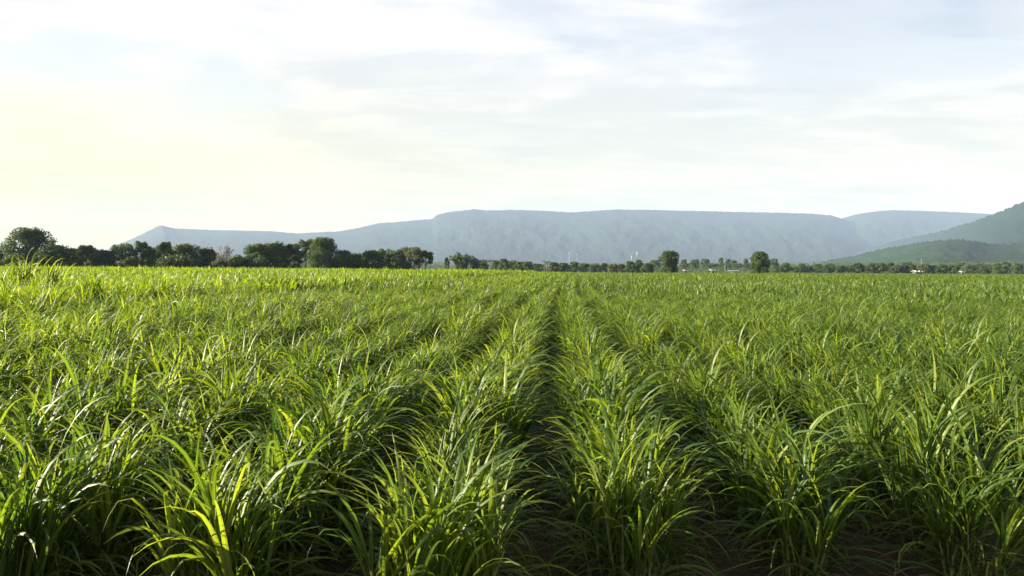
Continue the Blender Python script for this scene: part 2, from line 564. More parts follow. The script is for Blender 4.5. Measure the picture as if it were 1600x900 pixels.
def clump_spec(g, n_till, rx=0.17, ry=0.28, per=(15, 20), lean=0.10, spear=.93):
    """list of (kind, variant, matrix, tint) plus stalks (base, tip, r)"""
    leaves, stalks = [], []
    for _ in range(n_till):
        a = g.uniform(0, 2 * np.pi)
        rr = g.uniform(0, 1) ** .6
        bx, by = math.cos(a) * rx * rr, math.sin(a) * ry * rr
        out = math.atan2(by * 0.6, bx)
        hs = g.uniform(.42, .78) * (1 - .25 * rr)
        tl = g.uniform(.02, .30) * (0.4 + rr)
        tip = Vector((bx + math.cos(out) * tl * hs + lean * hs * .4, by + math.sin(out) * tl * hs, hs))
        base = Vector((bx, by, -0.04))
        stalks.append((base, tip, g.uniform(.008, .013)))
        n = int(g.integers(per[0], per[1] + 1))
        ph = g.uniform(0, 6.28)
        for k in range(n):
            f = (k + g.uniform(0, .8)) / n          # 0 = oldest, lowest
            pos = base.lerp(tip, .08 + .92 * f)
            if f > spear:
                kind = 0
            elif f > .48:
                kind = 1
            elif f > .26:
                kind = 2
            else:
                kind = 3
            az = ph + k * math.pi + g.normal(0, .75)
            # outer tillers throw their leaves outwards, the breeze pushes them to the right (+x)
            vx, vy = (math.cos(az) + .55 * math.cos(out) * rr) * 1.15 + .20, math.sin(az) + .55 * math.sin(out) * rr
            az = math.atan2(vy, vx)
            sc = g.uniform(.80, 1.12)
            tlt = g.normal(0, .06) + tl * .35
            m = (Matrix.Translation(pos) @ Matrix.Rotation(az, 4, 'Z') @ Matrix.Rotation(tlt, 4, 'Y')
                 @ Matrix.Rotation(g.normal(0, .12), 4, 'X') @ Matrix.Scale(sc, 4))
            tint = g.uniform(0, .95)
            if f < .14 and g.uniform() < .30:
                tint = g.uniform(.965, .995)
            elif kind in (0, 1):
                tint = min(.95, tint * .7 + .25)
            leaves.append((kind, int(g.integers(0, 1000)), m, tint))
    return leaves, stalks


def tube(base, tip, r0, r1, ns=6):
    ax = (tip - base)
    qt = ax.to_track_quat('Z', 'Y')
    v = []
    for p, r in ((base, r0), (tip, r1)):
        for k in range(ns):
            a = 2 * math.pi * k / ns
            v.append(p + qt @ Vector((math.cos(a) * r, math.sin(a) * r, 0)))
    f = [(k, (k + 1) % ns, ns + (k + 1) % ns, ns + k) for k in range(ns)]
    return np.array([tuple(a) for a in v]), np.array(f)


def clump_mesh(name, spec, pool, stalk=True):
    V, Q, UV, T, MI = [], [], [], [], []
    off = 0
    for kind, var, m, tint in spec[0]:
        v, q, uv = pool[kind][var % len(pool[kind])]
        A = np.array(m)
        V.append(v @ A[:3, :3].T + A[:3, 3])
        Q.append(q + off)
        UV.append(uv)
        T.append(np.full(len(v), tint))
        MI.append(np.zeros(len(q), int))
        off += len(v)
    if stalk:
        for b, t, r in spec[1]:
            v, q = tube(b, t, r, r * .55, 5)
            V.append(v)
            Q.append(q + off)
            UV.append(np.zeros((len(v), 2)))
            T.append(np.full(len(v), .5))
            MI.append(np.ones(len(q), int))
            off += len(v)
    return mesh_np(name, np.concatenate(V), np.concatenate(Q), np.concatenate(UV), [M_LEAF, M_STALK],
                   np.concatenate(MI), np.concatenate(T))


# --- planting plan
def plan():
    g = np.random.default_rng(21)
    P = []
    for k in range(-190, 165):
        off = (k + .5) * SP
        y = 5.2 + g.uniform(0, .5)
        if k >= 0:
            y += .9
        if k >= 3:
            y += .9
        tall = k < -11
        while y < 236:
            xc = off + row_base(y)
            half = .615 * y + 6.0
            if -half - (4 if tall else 0) < xc < half:
                P.append((k, xc + g.normal(0, .055), y, g.uniform()))
            elif xc > half + 60 and y < 20:
                pass
            y += (.58 if y < 40 else .62) * g.uniform(.65, 1.35)
    P = np.array(P)
    return P


PL = plan()
K, PX, PY, PR = PL[:, 0], PL[:, 1], PL[:, 2], PL[:, 3]
nf = fbm(PX * .12 + 11, PY * .07 + 4, 3)
HS = 1.11 + .32 * (nf - .5) * 2 * 1.1 + rng.normal(0, .09, len(PX))
tallw = sstep(-10.6, -12.2, K) * sstep(14, 30, PY)
HS = HS * (1 + .36 * tallw)
PZ = ground_z(PX, PY) - .01
DIST = np.hypot(PX, PY)

# the 300 cane plants that show largest become objects; the nearest of those have every leaf as a part
inview = (np.abs(PX) < .600 * PY + .05) & (PY > 6.35)
order = np.argsort(np.where(inview, DIST, 1e9))[:298]
N_LEAFY = 26
near_mask = np.zeros(len(PX), bool)
near_mask[order] = True
ROWNAME = {0: 'first row right of the dark central furrow', 1: 'second row right of the dark central furrow',
           2: 'third row right of the dark central furrow', 3: 'fourth row right of the dark central furrow',
           4: 'fifth row right of the dark central furrow', 5: 'sixth row right of the dark central furrow',
           6: 'seventh row right of the dark central furrow', 7: 'eighth row right of the dark central furrow',
           8: 'ninth row right of the dark central furrow', 9: 'tenth row right of the dark central furrow'}
NUM = ['first', 'second', 'third', 'fourth', 'fifth', 'sixth', 'seventh', 'eighth', 'ninth', 'tenth', 'eleventh', 'twelfth',
       'thirteenth', 'fourteenth', 'fifteenth', 'sixteenth', 'seventeenth', 'eighteenth', 'nineteenth', 'twentieth']


def ordn(i):
    if i < 20:
        return NUM[i]
    t = {2: 'twenty', 3: 'thirty', 4: 'forty', 5: 'fifty'}[(i + 1) // 10]
    return t + ('-' + NUM[(i + 1) % 10 - 1] if (i + 1) % 10 else 'th').replace('-', '-')


def rowname(k):
    side = 'right' if k >= 0 else 'left'
    n = k if k >= 0 else -k - 1
    return f'{NUM[int(n)]} row {side} of the dark furrow'


g2 = np.random.default_rng(5)
VAR_HI = []
for i in range(26):
    sp_ = clump_spec(g2, int(g2.integers(13, 18)), lean=g2.uniform(0, .25))
    VAR_HI.append(clump_mesh('cane_plant', sp_, HI))
LEAFY_SPECS = [clump_spec(g2, int(g2.integers(11, 15)), per=(15, 20)) for _ in range(8)]
POOL_MESH = {k: [mesh_np('leaf', v, q, uv, [M_LEAF], tint=np.full(len(v), .98 if (k == 3 and j_ % 5 == 0) else 0.0))
                 for j_, (v, q, uv) in enumerate(HI[k])] for k in HI}
sv, sq = tube(Vector((0, 0, 0)), Vector((0, 0, 1)), 1, .55, 7)
STALK_MESH = mesh_np('stalk', sv, sq, np.zeros((len(sv), 2)), [M_STALK])

row_count = {}
idx_sorted = sorted(order, key=lambda i: (K[i], PY[i]))
rank = {}
for i in idx_sorted:
    rank[i] = row_count.get(K[i], 0)
    row_count[K[i]] = rank[i] + 1
hs_near = HS[order]
lo_h, hi_h = np.quantile(hs_near, [.3, .7])
for j, i in enumerate(order):
    h = HS[i]
    look = 'short' if h < lo_h else ('tall' if h > hi_h else 'mid-height')
    where = f'{ordn(rank[i])} from the frame bottom, {rowname(K[i])}'
    rz = g2.uniform(-.5, .5) + (math.pi if g2.uniform() < .0 else 0)
    sxy = (1.18 + .30 * (h - 1.08)) * g2.uniform(.88, 1.14) * (1.13 if j < 60 else 1.0)
    if j < N_LEAFY:
        root = bpy.data.objects.new('cane_plant', None)
        COL.objects.link(root)
        root.empty_display_size = .2
        lv, st = LEAFY_SPECS[j % len(LEAFY_SPECS)]
        for kind, var, m, tint in lv:
            o = link('leaf', POOL_MESH[kind][var % len(POOL_MESH[kind])], root)
            o.matrix_local = m
        for b, t, r in st:
            o = link('stalk', STALK_MESH, root)
            ax = t - b
            o.matrix_local = Matrix.Translation(b) @ ax.to_track_quat('Z', 'Y').to_matrix().to_4x4() @ Matrix.Diagonal((r, r, ax.length, 1))
        label = f'{look} cane plant, {where}'
    else:
        root = link('cane_plant', VAR_HI[int(g2.integers(0, len(VAR_HI)))])
        label = f'{look} cane plant, {where}'
    root.location = (PX[i], PY[i], PZ[i])
    root.rotation_euler = (0, 0, rz)
    root.scale = (sxy, sxy, h * 1.05)
    tag(root, label, 'cane plant', 'cane plants in rows near the camera')

# --- the rest of the crop, one object
SRC = bpy.data.collections.new('cane_sources')
src_n = 0
SRC_HI = []
for me in VAR_HI:
    o = bpy.data.objects.new('cane_source_%03d' % src_n, me)
    SRC.objects.link(o)
    src_n += 1
N_HI = src_n
for i in range(16):
    sp_ = clump_spec(g2, 8, per=(7, 9), rx=.17, ry=.28, spear=.86) if i < 8 else clump_spec(g2, 6, per=(5, 7), rx=.17, ry=.28, spear=.86)
    o = bpy.data.objects.new('cane_source_%03d' % src_n, clump_mesh('cane_far', sp_, LO if i < 8 else VLO, False))
    SRC.objects.link(o)
    src_n += 1


N_FAR = src_n
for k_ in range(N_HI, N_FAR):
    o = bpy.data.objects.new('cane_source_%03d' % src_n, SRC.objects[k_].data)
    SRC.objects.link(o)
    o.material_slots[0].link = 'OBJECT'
    o.material_slots[0].material = M_LEAF_BACKLIT
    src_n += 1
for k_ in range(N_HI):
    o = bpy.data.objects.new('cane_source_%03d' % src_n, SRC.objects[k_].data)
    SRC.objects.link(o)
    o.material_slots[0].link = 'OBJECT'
    o.material_slots[0].material = M_LEAF_BACKLIT
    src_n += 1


def gn_instances(name, pts, rot, scl, idx, coll):
    me = bpy.data.meshes.new(name)
    me.vertices.add(len(pts))
    me.vertices.foreach_set('co', np.asarray(pts, np.float32).ravel())
    for nm, typ, key, arr in (('rot', 'FLOAT_VECTOR', 'vector', rot), ('scl', 'FLOAT_VECTOR', 'vector', scl), ('idx', 'INT', 'value', idx)):
        a = me.attributes.new(nm, typ, 'POINT')
        a.data.foreach_set(key, np.asarray(arr, np.int32 if typ == 'INT' else np.float32).ravel())
    o = link(name, me)
    ng = bpy.data.node_groups.new(name, 'GeometryNodeTree')
    ng.interface.new_socket('Geometry', in_out='INPUT', socket_type='NodeSocketGeometry')
    ng.interface.new_socket('Geometry', in_out='OUTPUT', socket_type='NodeSocketGeometry')
    N = ng.nodes
    gi, go = N.new('NodeGroupInput'), N.new('NodeGroupOutput')
    ci = N.new('GeometryNodeCollectionInfo')
    ci.inputs['Collection'].default_value = coll
    ci.inputs['Separate Children'].default_value = True
    ci.inputs['Reset Children'].default_value = True
    ip = N.new('GeometryNodeInstanceOnPoints')
    ip.inputs['Pick Instance'].default_value = True

    def na(nm, dt):
        n = N.new('GeometryNodeInputNamedAttribute')
        n.data_type = dt
        n.inputs['Name'].default_value = nm
        return n.outputs['Attribute']
    L = ng.links
    L.new(gi.outputs[0], ip.inputs['Points'])
    L.new(ci.outputs[0], ip.inputs['Instance'])
    L.new(na('idx', 'INT'), ip.inputs['Instance Index'])
    e2r = N.new('FunctionNodeEulerToRotation')
    L.new(na('rot', 'FLOAT_VECTOR'), e2r.inputs[0])
    L.new(e2r.outputs[0], ip.inputs['Rotation'])
    L.new(na('scl', 'FLOAT_VECTOR'), ip.inputs['Scale'])
    L.new(ip.outputs[0], go.inputs[0])
    md = o.modifiers.new('instances', 'NODES')
    md.node_group = ng
    return o


rest = ~near_mask
rx_, ry_, rz_, rh_, rd_ = PX[rest], PY[rest], PZ[rest], HS[rest], DIST[rest]
n = len(rx_)
far = (rd_ + rng.normal(0, 6, n)) > 42
farther = (rd_ + rng.normal(0, 12, n)) > 105
lod = rng.integers(0, 8, n) + 8 * farther
idx = np.where(far, N_HI + lod, rng.integers(0, N_HI, n))
backlit_tint = (tallw[rest] > .5) | ((K[rest] < -2) & (ry_ > 60) & (rng.uniform(size=n) < .5))  # taller left block and half the far left rows get the backlit tint
idx = np.where(backlit_tint, np.where(far, N_FAR + lod, rng.integers(N_FAR + 16, N_FAR + 16 + N_HI, n)), idx)
rot = np.stack([rng.normal(0, .05, n), rng.normal(0, .05, n), rng.uniform(-.5, .5, n)], 1)
sxy = (1.18 + .30 * (np.minimum(rh_, 1.4) - 1.08)) * rng.uniform(.94, 1.12, n)
crop = gn_instances('cane_crop', np.stack([rx_, ry_, rz_], 1), rot, np.stack([sxy, sxy, rh_ * 1.05], 1), idx, SRC)
tag(crop, 'green sugar cane crop filling the field in rows to the tree line', 'crop', kind='stuff')
print('CLUMPS', n)

tall_spec = clump_spec(np.random.default_rng(64), 34, rx=.45, ry=.45, per=(9, 13))
tall = link('tall_cane_clump', clump_mesh('tall_cane_clump', tall_spec, HI))
tall.location = (at(46, 36), 36, 0)
tall.scale = (2.2, 2.2, 2.7)
tag(tall, 'tall dark tuft of cane rising above the crop near the left frame edge', 'cane plant')

# ------------------------------------------------------------------ trees


def limb_path(pts, rads, ns=7):
    """tapered tube along pts"""
    V, Q = [], []
    for j, (p, r) in enumerate(zip(pts, rads)):
        d = (pts[min(j + 1, len(pts) - 1)] - pts[max(j - 1, 0)])
        qt = d.to_track_quat('Z', 'Y')
        for k in range(ns):
            a = 2 * math.pi * k / ns
            V.append(tuple(p + qt @ Vector((math.cos(a) * r, math.sin(a) * r, 0))))
    for j in range(len(pts) - 1):
        for k in range(ns):
            Q.append((j * ns + k, j * ns + (k + 1) % ns, (j + 1) * ns + (k + 1) % ns, (j + 1) * ns + k))
    return V, Q


class Acc:
    def __init__(self):
        self.V, self.Q = [], []

    def add(self, V, Q):
        o = len(self.V)
        self.V += list(V)
        self.Q += [tuple(i + o for i in q) for q in Q]

    def mesh(self, name, mat, smooth=True):
        return mesh_np(name, self.V, self.Q, mats=[mat], smooth=smooth)


def leaf_quads(g, centers, radii, per, size, squash=.8):
    """small folded leaf-clump faces spread through the outer part of each lobe"""
    P, S, T = [], [], []
    for c, r, n_ in zip(centers, radii, per):
        d = g.normal(0, 1, (n_, 3))
        d /= np.linalg.norm(d, axis=1)[:, None]
        rad = r * (g.uniform(0, 1, n_) ** .42)
        wob = 1 + .35 * (fbm(d[:, 0] * 2.3 + c[0] * 3 + 9, d[:, 1] * 2.3 + d[:, 2] * 2 + c[2] + 9, 2) - .5) * 2
        p = d * (rad * wob)[:, None]
        p[:, 2] *= squash
        P.append(p + np.array(c))
        S.append(size * g.uniform(.6, 1.4, n_))
        T.append(np.clip(g.normal(.4, .2, n_) + g.uniform(-.15, .15), .02, .72))
    P, S, T = np.concatenate(P), np.concatenate(S), np.concatenate(T)
    n_ = len(P)
    a = g.normal(0, 1, (n_, 3))
    a /= np.linalg.norm(a, axis=1)[:, None]
    b = np.cross(a, g.normal(0, 1, (n_, 3)))
    b /= np.linalg.norm(b, axis=1)[:, None]
    c = np.cross(a, b)
    h = S[:, None]
    v = np.stack([P - a * h, P + b * h * .55 + c * h * .15, P + a * h, P - b * h * .55 + c * h * .15], 1).reshape(-1, 3)
    q = np.arange(n_ * 4).reshape(-1, 4)
    return v, q, np.repeat(T, 4)


def broad_tree(seed, H=10.0, W=9.0, trunk_h=.22, lobes=26, n_leaf=6500, size=.30, open_=0.0, low=.12, shape='round'):
    g = np.random.default_rng(seed)
    C, Rr = [], []
    for i in range(lobes):
        u = (i + .5) / lobes
        a = i * 2.4 + g.uniform(-.4, .4)
        if shape == 'round':
            zz = low + (1 - low) * u
            prof = math.sin(math.pi * min(1, max(.08, (zz - low) / (1 - low) * .86 + .12))) ** .6
        elif shape == 'dome':
            zz = low + (1 - low) * u
            prof = math.sqrt(max(.05, 1 - ((zz - .45) / .58) ** 2))
        elif shape == 'umbrella':
            zz = .45 + .5 * u
            prof = 1.0 - .55 * ((zz - .6) / .4) ** 2 if zz > .6 else .9
        else:
            zz = low + (1 - low) * u
            prof = 1.0 - .5 * zz
        rr = (g.uniform(.25, 1.0) ** .6) * prof * W / 2 * .78
        r = W * g.uniform(.11, .19) * (1 - .25 * open_)
        C.append((math.cos(a) * rr, math.sin(a) * rr, min(zz * H, H - r * .8)))
        Rr.append(r)
    C.append((0, 0, H * .8))
    Rr.append(W * .2)
    Rr = np.array(Rr)
    per = (Rr ** 2 / (Rr ** 2).sum() * n_leaf * (1 - .35 * open_)).astype(int)
    v, q, T = leaf_quads(g, C, Rr, per, size)
    v[:, 2] = np.maximum(v[:, 2], .05)
    acc = Acc()
    th = H * trunk_h
    wob = [Vector((g.normal(0, .12), g.normal(0, .12), 0)) for _ in range(5)]
    top = Vector((0, 0, H * .72))
    tp = [Vector((0, 0, -.2)), Vector((0, 0, th * .5)) + wob[0], Vector((0, 0, th)) + wob[1], Vector((0, 0, H * .45)) + wob[2] * 2, top + wob[3] * 2]
    r0 = H * .030
    acc.add(*limb_path(tp, [r0 * 1.4, r0, r0 * .85, r0 * .6, r0 * .2]))
    for c in C:
        if g.uniform() < .75:
            s = tp[2].lerp(tp[3], g.uniform(0, 1))
            e = Vector(c)
            mid = s.lerp(e, .5) + Vector((0, 0, -.04 * H * g.uniform(0, 1)))
            acc.add(*limb_path([s, mid, e], [r0 * .38, r0 * .25, r0 * .07], 5))
    return acc, (v, q, T)


def dead_tree_mesh(seed, H):
    g = np.random.default_rng(seed)
    acc = Acc()

    def grow(p, d, L, r, lev):
        e = p + d * L
        mid = p + d * L * .5 + Vector(g.normal(0, L * .05, 3))
        acc.add(*limb_path([p, mid, e], [max(r, .035), max(r * .8, .035), max(r * .55, .03)], 5 if lev > 1 else 3))
        if lev == 0:
            return
        for _ in range(3 if lev > 1 else 4):
            nd = (d + Vector(g.normal(0, .62, 3)) + Vector((0, 0, .08))).normalized()
            grow(e, nd, L * g.uniform(.62, .84), r * .55, lev - 1)
        if lev < 4:
            nd = (d + Vector(g.normal(0, .7, 3))).normalized()
            grow(mid, nd, L * g.uniform(.55, .7), r * .45, lev - 1)
    grow(Vector((0, 0, -.2)), Vector((0, 0, 1)), H * .26, H * .022, 5)
    zmax = max(v[2] for v in acc.V)
    xm = max(math.hypot(v[0], v[1]) for v in acc.V)
    acc.V = [(v[0] * 3.5 / xm, v[1] * 3.6 / xm, v[2] * H / zmax) for v in acc.V]
    return acc


def crown_obj_mesh(vqt, mat):
    v, q, T = vqt
    return mesh_np('crown', v, q, mats=[mat], tint=T, smooth=False)


TREE = {}


def reg(key, H, W, acc, vqt, mat, bark=M_BARK):
    TREE[key] = (H, W, acc.mesh('trunk', bark), crown_obj_mesh(vqt, mat) if vqt else None)


for s_, (key, kw, mat) in enumerate([
        ('big_round', dict(H=13, W=12, lobes=34, n_leaf=10000, size=.26, low=.15), M_CROWN),
        ('round_a', dict(H=8, W=9, lobes=24, n_leaf=6500, size=.24, low=.06), M_CROWN),
        ('round_b', dict(H=8, W=9, lobes=28, n_leaf=7000, size=.24, low=.06), M_CROWN),
        ('round_c', dict(H=9, W=7, lobes=22, n_leaf=6500, size=.23, low=.05), M_CROWN),
        ('airy', dict(H=8, W=9, lobes=15, n_leaf=3800, size=.22, open_=.6, shape='umbrella', trunk_h=.3), M_CROWN),
        ('airy_b', dict(H=8, W=7, lobes=12, n_leaf=3200, size=.22, open_=.5, shape='umbrella', trunk_h=.3), M_CROWN),
        ('sparse', dict(H=9, W=8, lobes=16, n_leaf=1500, size=.22, open_=.7, trunk_h=.3), M_CROWN_DRY),
        ('bush', dict(H=4, W=8, lobes=18, n_leaf=3600, size=.24, low=.0), M_CROWN),
        ('field_tree', dict(H=8.4, W=8, lobes=54, n_leaf=12000, size=.20, low=.04, shape='dome'), M_CROWN),
        ('field_tree_b', dict(H=8, W=7, lobes=44, n_leaf=11000, size=.20, low=.03), M_CROWN),
        ('mid_a', dict(H=10, W=11, lobes=22, n_leaf=4500, size=.42, low=.05), M_CROWN_MID),
        ('mid_b', dict(H=10, W=9, lobes=18, n_leaf=4000, size=.42, low=.05), M_CROWN_MID),
        ('mid_c', dict(H=10, W=13, lobes=26, n_leaf=4800, size=.42, low=.02), M_CROWN_MID),
        ('mid_dark', dict(H=10, W=10, lobes=20, n_leaf=4200, size=.42, low=.03), M_CROWN)]):
    a_, c_ = broad_tree(100 + s_, **kw)
    reg(key, kw['H'], kw['W'], a_, c_, mat)

acc_d = dead_tree_mesh(6, 8.0)
TREE['dead'] = (8.0, 7.0, acc_d.mesh('trunk', M_PALE_BARK), None)


def feathery(seed, H=6.0, W=9.0, n_stem=46):
    """bamboo-like clump: many arching culms with leaf tufts"""
    g = np.random.default_rng(seed)
    acc = Acc()
    C, Rr = [], []
    for i in range(n_stem):
        a = g.uniform(0, 6.28)
        sp_ = g.uniform(0, 1) ** .6
        h = H * g.uniform(.65, 1.05) * (1 - .25 * sp_)
        pts = []
        for t in np.linspace(0, 1, 5):
            rr = .08 * W + W * .42 * sp_ * t ** 1.7
            pts.append(Vector((math.cos(a) * rr, math.sin(a) * rr, h * math.sin(t * 1.45))))
            if t > .2:
                C.append(tuple(pts[-1]))
                Rr.append(.09 * W * (1.1 - .5 * t))
        acc.add(*limb_path(pts, [.07, .06, .05, .035, .015], 4))
    Rr = np.array(Rr)
    per = (Rr ** 2 / (Rr ** 2).sum() * 7000).astype(int)
    return acc, leaf_quads(g, C, Rr, per, .26, 1.0)


a_, c_ = feathery(40)
reg('bamboo', 6.0, 9.0, a_, c_, M_CROWN_MID)


def palm(seed, H=9.0):
    g = np.random.default_rng(seed)
    acc = Acc()
    pts = [Vector((0.3 * math.sin(t * 2), 0, H * .8 * t - .2)) for t in np.linspace(0, 1, 6)]
    acc.add(*limb_path(pts, [.26, .2, .17, .16, .15, .14], 7))
    top = pts[-1]
    V, Q, T = [], [], []
    for i in range(22):
        a = i * 2.4
        el = g.uniform(-.3, 1.3)
        L = g.uniform(2.4, 3.2)
        pr = None
        for t in np.linspace(0, 1, 8):
            th = el - t * t * 1.4
            p = top + Vector((math.cos(a), math.sin(a), 0)) * L * t * math.cos(el * .6) + Vector((0, 0, L * (math.sin(el) * t - .55 * t * t)))
            if pr is not None:
                sd = Vector((-math.sin(a), math.cos(a), 0))
                for sg in (-1, 1):
                    for kk in (0, .5):
                        b0 = pr.lerp(p, kk)
                        b1 = pr.lerp(p, kk + .3)
                        tipp = b1 + sd * sg * .75 * (1 - t * .6) + Vector((0, 0, -.35)) + (p - pr) * .8
                        o = len(V)
                        V += [tuple(b0), tuple(b1), tuple(tipp + Vector((.04, 0, 0))), tuple(tipp)]
                        Q.append((o, o + 1, o + 2, o + 3))
                        T += [g.uniform(.1, .7)] * 4
            pr = p
    return acc, (np.array(V), np.array(Q), np.array(T))


a_, c_ = palm(3)
reg('palm', 9.0, 5.0, a_, c_, M_CROWN_MID)


def place_tree(key, px, top, wpx, D, label, cat='tree', name=None, group=None, rot=None, zb=None):
    H0, W0, trunk, crown = TREE[key]
    zb = float(ground_z(at(px, D), D)) if zb is None else zb
    h = height_at(px, top, D) - zb
    w = wpx / F * D
    name = name or 'tree'
    root = bpy.data.objects.new(name, None)
    COL.objects.link(root)
    root.location = (at(px, D), D, zb)
    root.rotation_euler = (0, 0, random.uniform(0, 6.28) if rot is None else rot)
    root.scale = (w / W0, w / W0, h / H0)
    link('trunk', trunk, root)
    if crown is not None:
        link('crown', crown, root)
    tag(root, label, cat, group)
    return root


LG = 'trees along the left edge of the field'
left_trees = [
    ('round_b', 2, 389, 44, 262, 'dark low tree cut by the left frame edge', 'broadleaf_tree'),
    ('big_round', 43, 356, 62, 256, 'tallest broad dark tree near the left frame edge', 'broadleaf_tree'),
    ('sparse', 80, 371, 30, 268, 'thin half bare tree showing behind the tallest left tree', 'sparse_tree'),
    ('round_a', 86, 383, 44, 252, 'dark rounded tree just right of the tallest left tree', 'broadleaf_tree'),
    ('bush', 28, 400, 50, 248, 'low dark scrub at the foot of the tallest left tree', 'bush'),
    ('round_c', 134, 384, 40, 262, 'dark tree with pointed top just left of the mountain foot', 'broadleaf_tree'),
    ('round_a', 112, 388, 34, 270, 'low dark tree filling the dip right of the tallest left trees', 'broadleaf_tree'),
    ('round_b', 163, 391, 38, 258, 'low wide dark tree below the start of the mountain slope', 'broadleaf_tree'),
    ('airy', 195, 381, 40, 258, 'open umbrella crowned tree with sky showing under its boughs', 'umbrella_tree'),
    ('airy_b', 222, 377, 26, 262, 'slim tree with a small raised crown below the mountain peak', 'umbrella_tree'),
    ('bush', 205, 405, 44, 250, 'scrub below the open umbrella crowned tree', 'bush'),
    ('round_c', 259, 379, 30, 258, 'dark tree standing just below the mountain peak', 'broadleaf_tree'),
    ('round_b', 240, 388, 30, 264, 'low dark tree tucked left of the one below the peak', 'broadleaf_tree'),
    ('round_a', 292, 381, 44, 258, 'broad dark tree right of the mountain peak', 'broadleaf_tree'),
    ('round_b', 324, 388, 36, 262, 'rounded dark tree just left of the bare pinkish tree', 'broadleaf_tree'),
    ('bush', 275, 402, 60, 250, 'dark scrub in front of the trees below the mountain peak', 'bush'),
    ('dead', 357, 380, 30, 249, 'bare pinkish grey leafless tree standing among dark trees', 'leafless_tree'),
    ('bush', 372, 402, 34, 254, 'low bush at the foot of the bare pinkish tree', 'bush'),
    ('bush', 345, 406, 30, 250, 'small bush left of the bare tree trunk', 'bush'),
    ('round_a', 404, 381, 46, 256, 'wide dark tree just right of the bare pinkish tree', 'broadleaf_tree'),
    ('round_b', 430, 379, 44, 262, 'wide dark tree merging into its left neighbour', 'broadleaf_tree'),
    ('round_c', 457, 382, 34, 266, 'grey green tree left of the tall dense dark one', 'broadleaf_tree'),
    ('airy_b', 478, 374, 30, 262, 'flat topped tree leaning on the tall dense dark one', 'umbrella_tree'),
    ('big_round', 505, 371, 46, 252, 'tall dense dark tree with lumpy flat top right of the long wood', 'broadleaf_tree'),
    ('round_a', 534, 391, 32, 262, 'low dark tree right of the tall dense one', 'broadleaf_tree'),
    ('round_b', 557, 396, 28, 266, 'lowest dark tree in the dip of the left wood', 'broadleaf_tree'),
    ('bush', 545, 404, 50, 254, 'scrub below the low trees of the dip', 'bush'),
    ('round_a', 583, 391, 38, 256, 'olive rounded tree past the dip of the left wood', 'broadleaf_tree'),
    ('airy_b', 600, 389, 22, 262, 'small raised crown between the olive tree and the brownish one', 'umbrella_tree'),
    ('airy', 615, 391, 34, 260, 'open tree with daylight under its crown near the wood end', 'umbrella_tree'),
    ('airy', 640, 386, 38, 258, 'tallest open crowned tree at the right end of the left wood', 'umbrella_tree'),
    ('sparse', 648, 387, 30, 254, 'brownish half bare tree at the right end of the left wood', 'sparse_tree'),
    ('airy_b', 664, 392, 30, 258, 'last open tree ending the left wood on the right', 'umbrella_tree'),
    ('bush', 622, 408, 46, 250, 'low scrub under the open crowned trees', 'bush'),
]
for key, px, top, w, D, lab, nm in left_trees:
    place_tree(key, px, top - 1.0, w * 1.28, D, lab, 'bush' if nm == 'bush' else 'tree', nm, LG)

place_tree('round_c', 698, 402, 11, 420, 'small narrow dark tree left of the feathery clump', 'tree', 'broadleaf_tree')
place_tree('bamboo', 722, 395, 44, 420, 'feathery pale green bamboo-like clump right of the left wood', 'bamboo', 'bamboo_clump')
place_tree('bush', 741, 404, 22, 425, 'small green bush touching the feathery clump', 'bush', 'bush')
place_tree('field_tree', 1045, 391.5, 36, 285, 'dense round dark tree standing alone, larger of the two in the field edge', 'tree', 'broadleaf_tree')
place_tree('field_tree_b', 1187, 392.5, 34, 285, 'square crowned dark tree standing alone at right of centre', 'tree', 'broadleaf_tree')
place_tree('mid_dark', 985, 408, 22, 420, 'small dark bushy tree left of the larger lone round tree', 'tree', 'broadleaf_tree')
place_tree('mid_dark', 998, 406, 18, 425, 'small dark tree under the thin poles', 'tree', 'broadleaf_tree')
place_tree('bush', 1012, 412, 26, 410, 'flat dark bush touching the larger lone round tree', 'bush', 'bush')

g3 = np.random.default_rng(77)
MG = 'hazy trees of the middle tree line'
mid_line = [(754, 405, 20, 'mid_b'), (766, 404, 13, 'palm'), (776, 407, 18, 'mid_a'), (787, 403.5, 18, 'mid_dark'), (800, 407, 22, 'mid_c'),
            (812, 408, 20, 'mid_b'), (824, 409, 20, 'mid_a'), (838, 411, 22, 'mid_c'), (854, 405, 12, 'palm'), (866, 409, 18, 'mid_b'),
            (880, 411, 22, 'mid_dark'), (897, 409, 18, 'mid_b'), (912, 412, 22, 'mid_a'), (929, 413, 20, 'mid_c'), (944, 412, 14, 'mid_b'),
            (958, 413.5, 20, 'mid_a'), (971, 412, 16, 'mid_dark')]
HOW = {'mid_a': 'hazy green tree', 'mid_b': 'narrow hazy green tree', 'mid_c': 'wide low hazy tree', 'mid_dark': 'dark hazy rounded tree',
       'palm': 'palm with spread fronds', 'round_c': 'narrow hazy tree'}
for i, (px, top, w, key) in enumerate(mid_line):
    place_tree(key, px, top + g3.uniform(-1, 1), w * 1.25, 480 + g3.uniform(-30, 30),
               f'{HOW[key]}, {NUM[i]} from left in the tree line beside the feathery clump',
               'palm' if key == 'palm' else 'tree', 'palm_tree' if key == 'palm' else 'broadleaf_tree', MG)
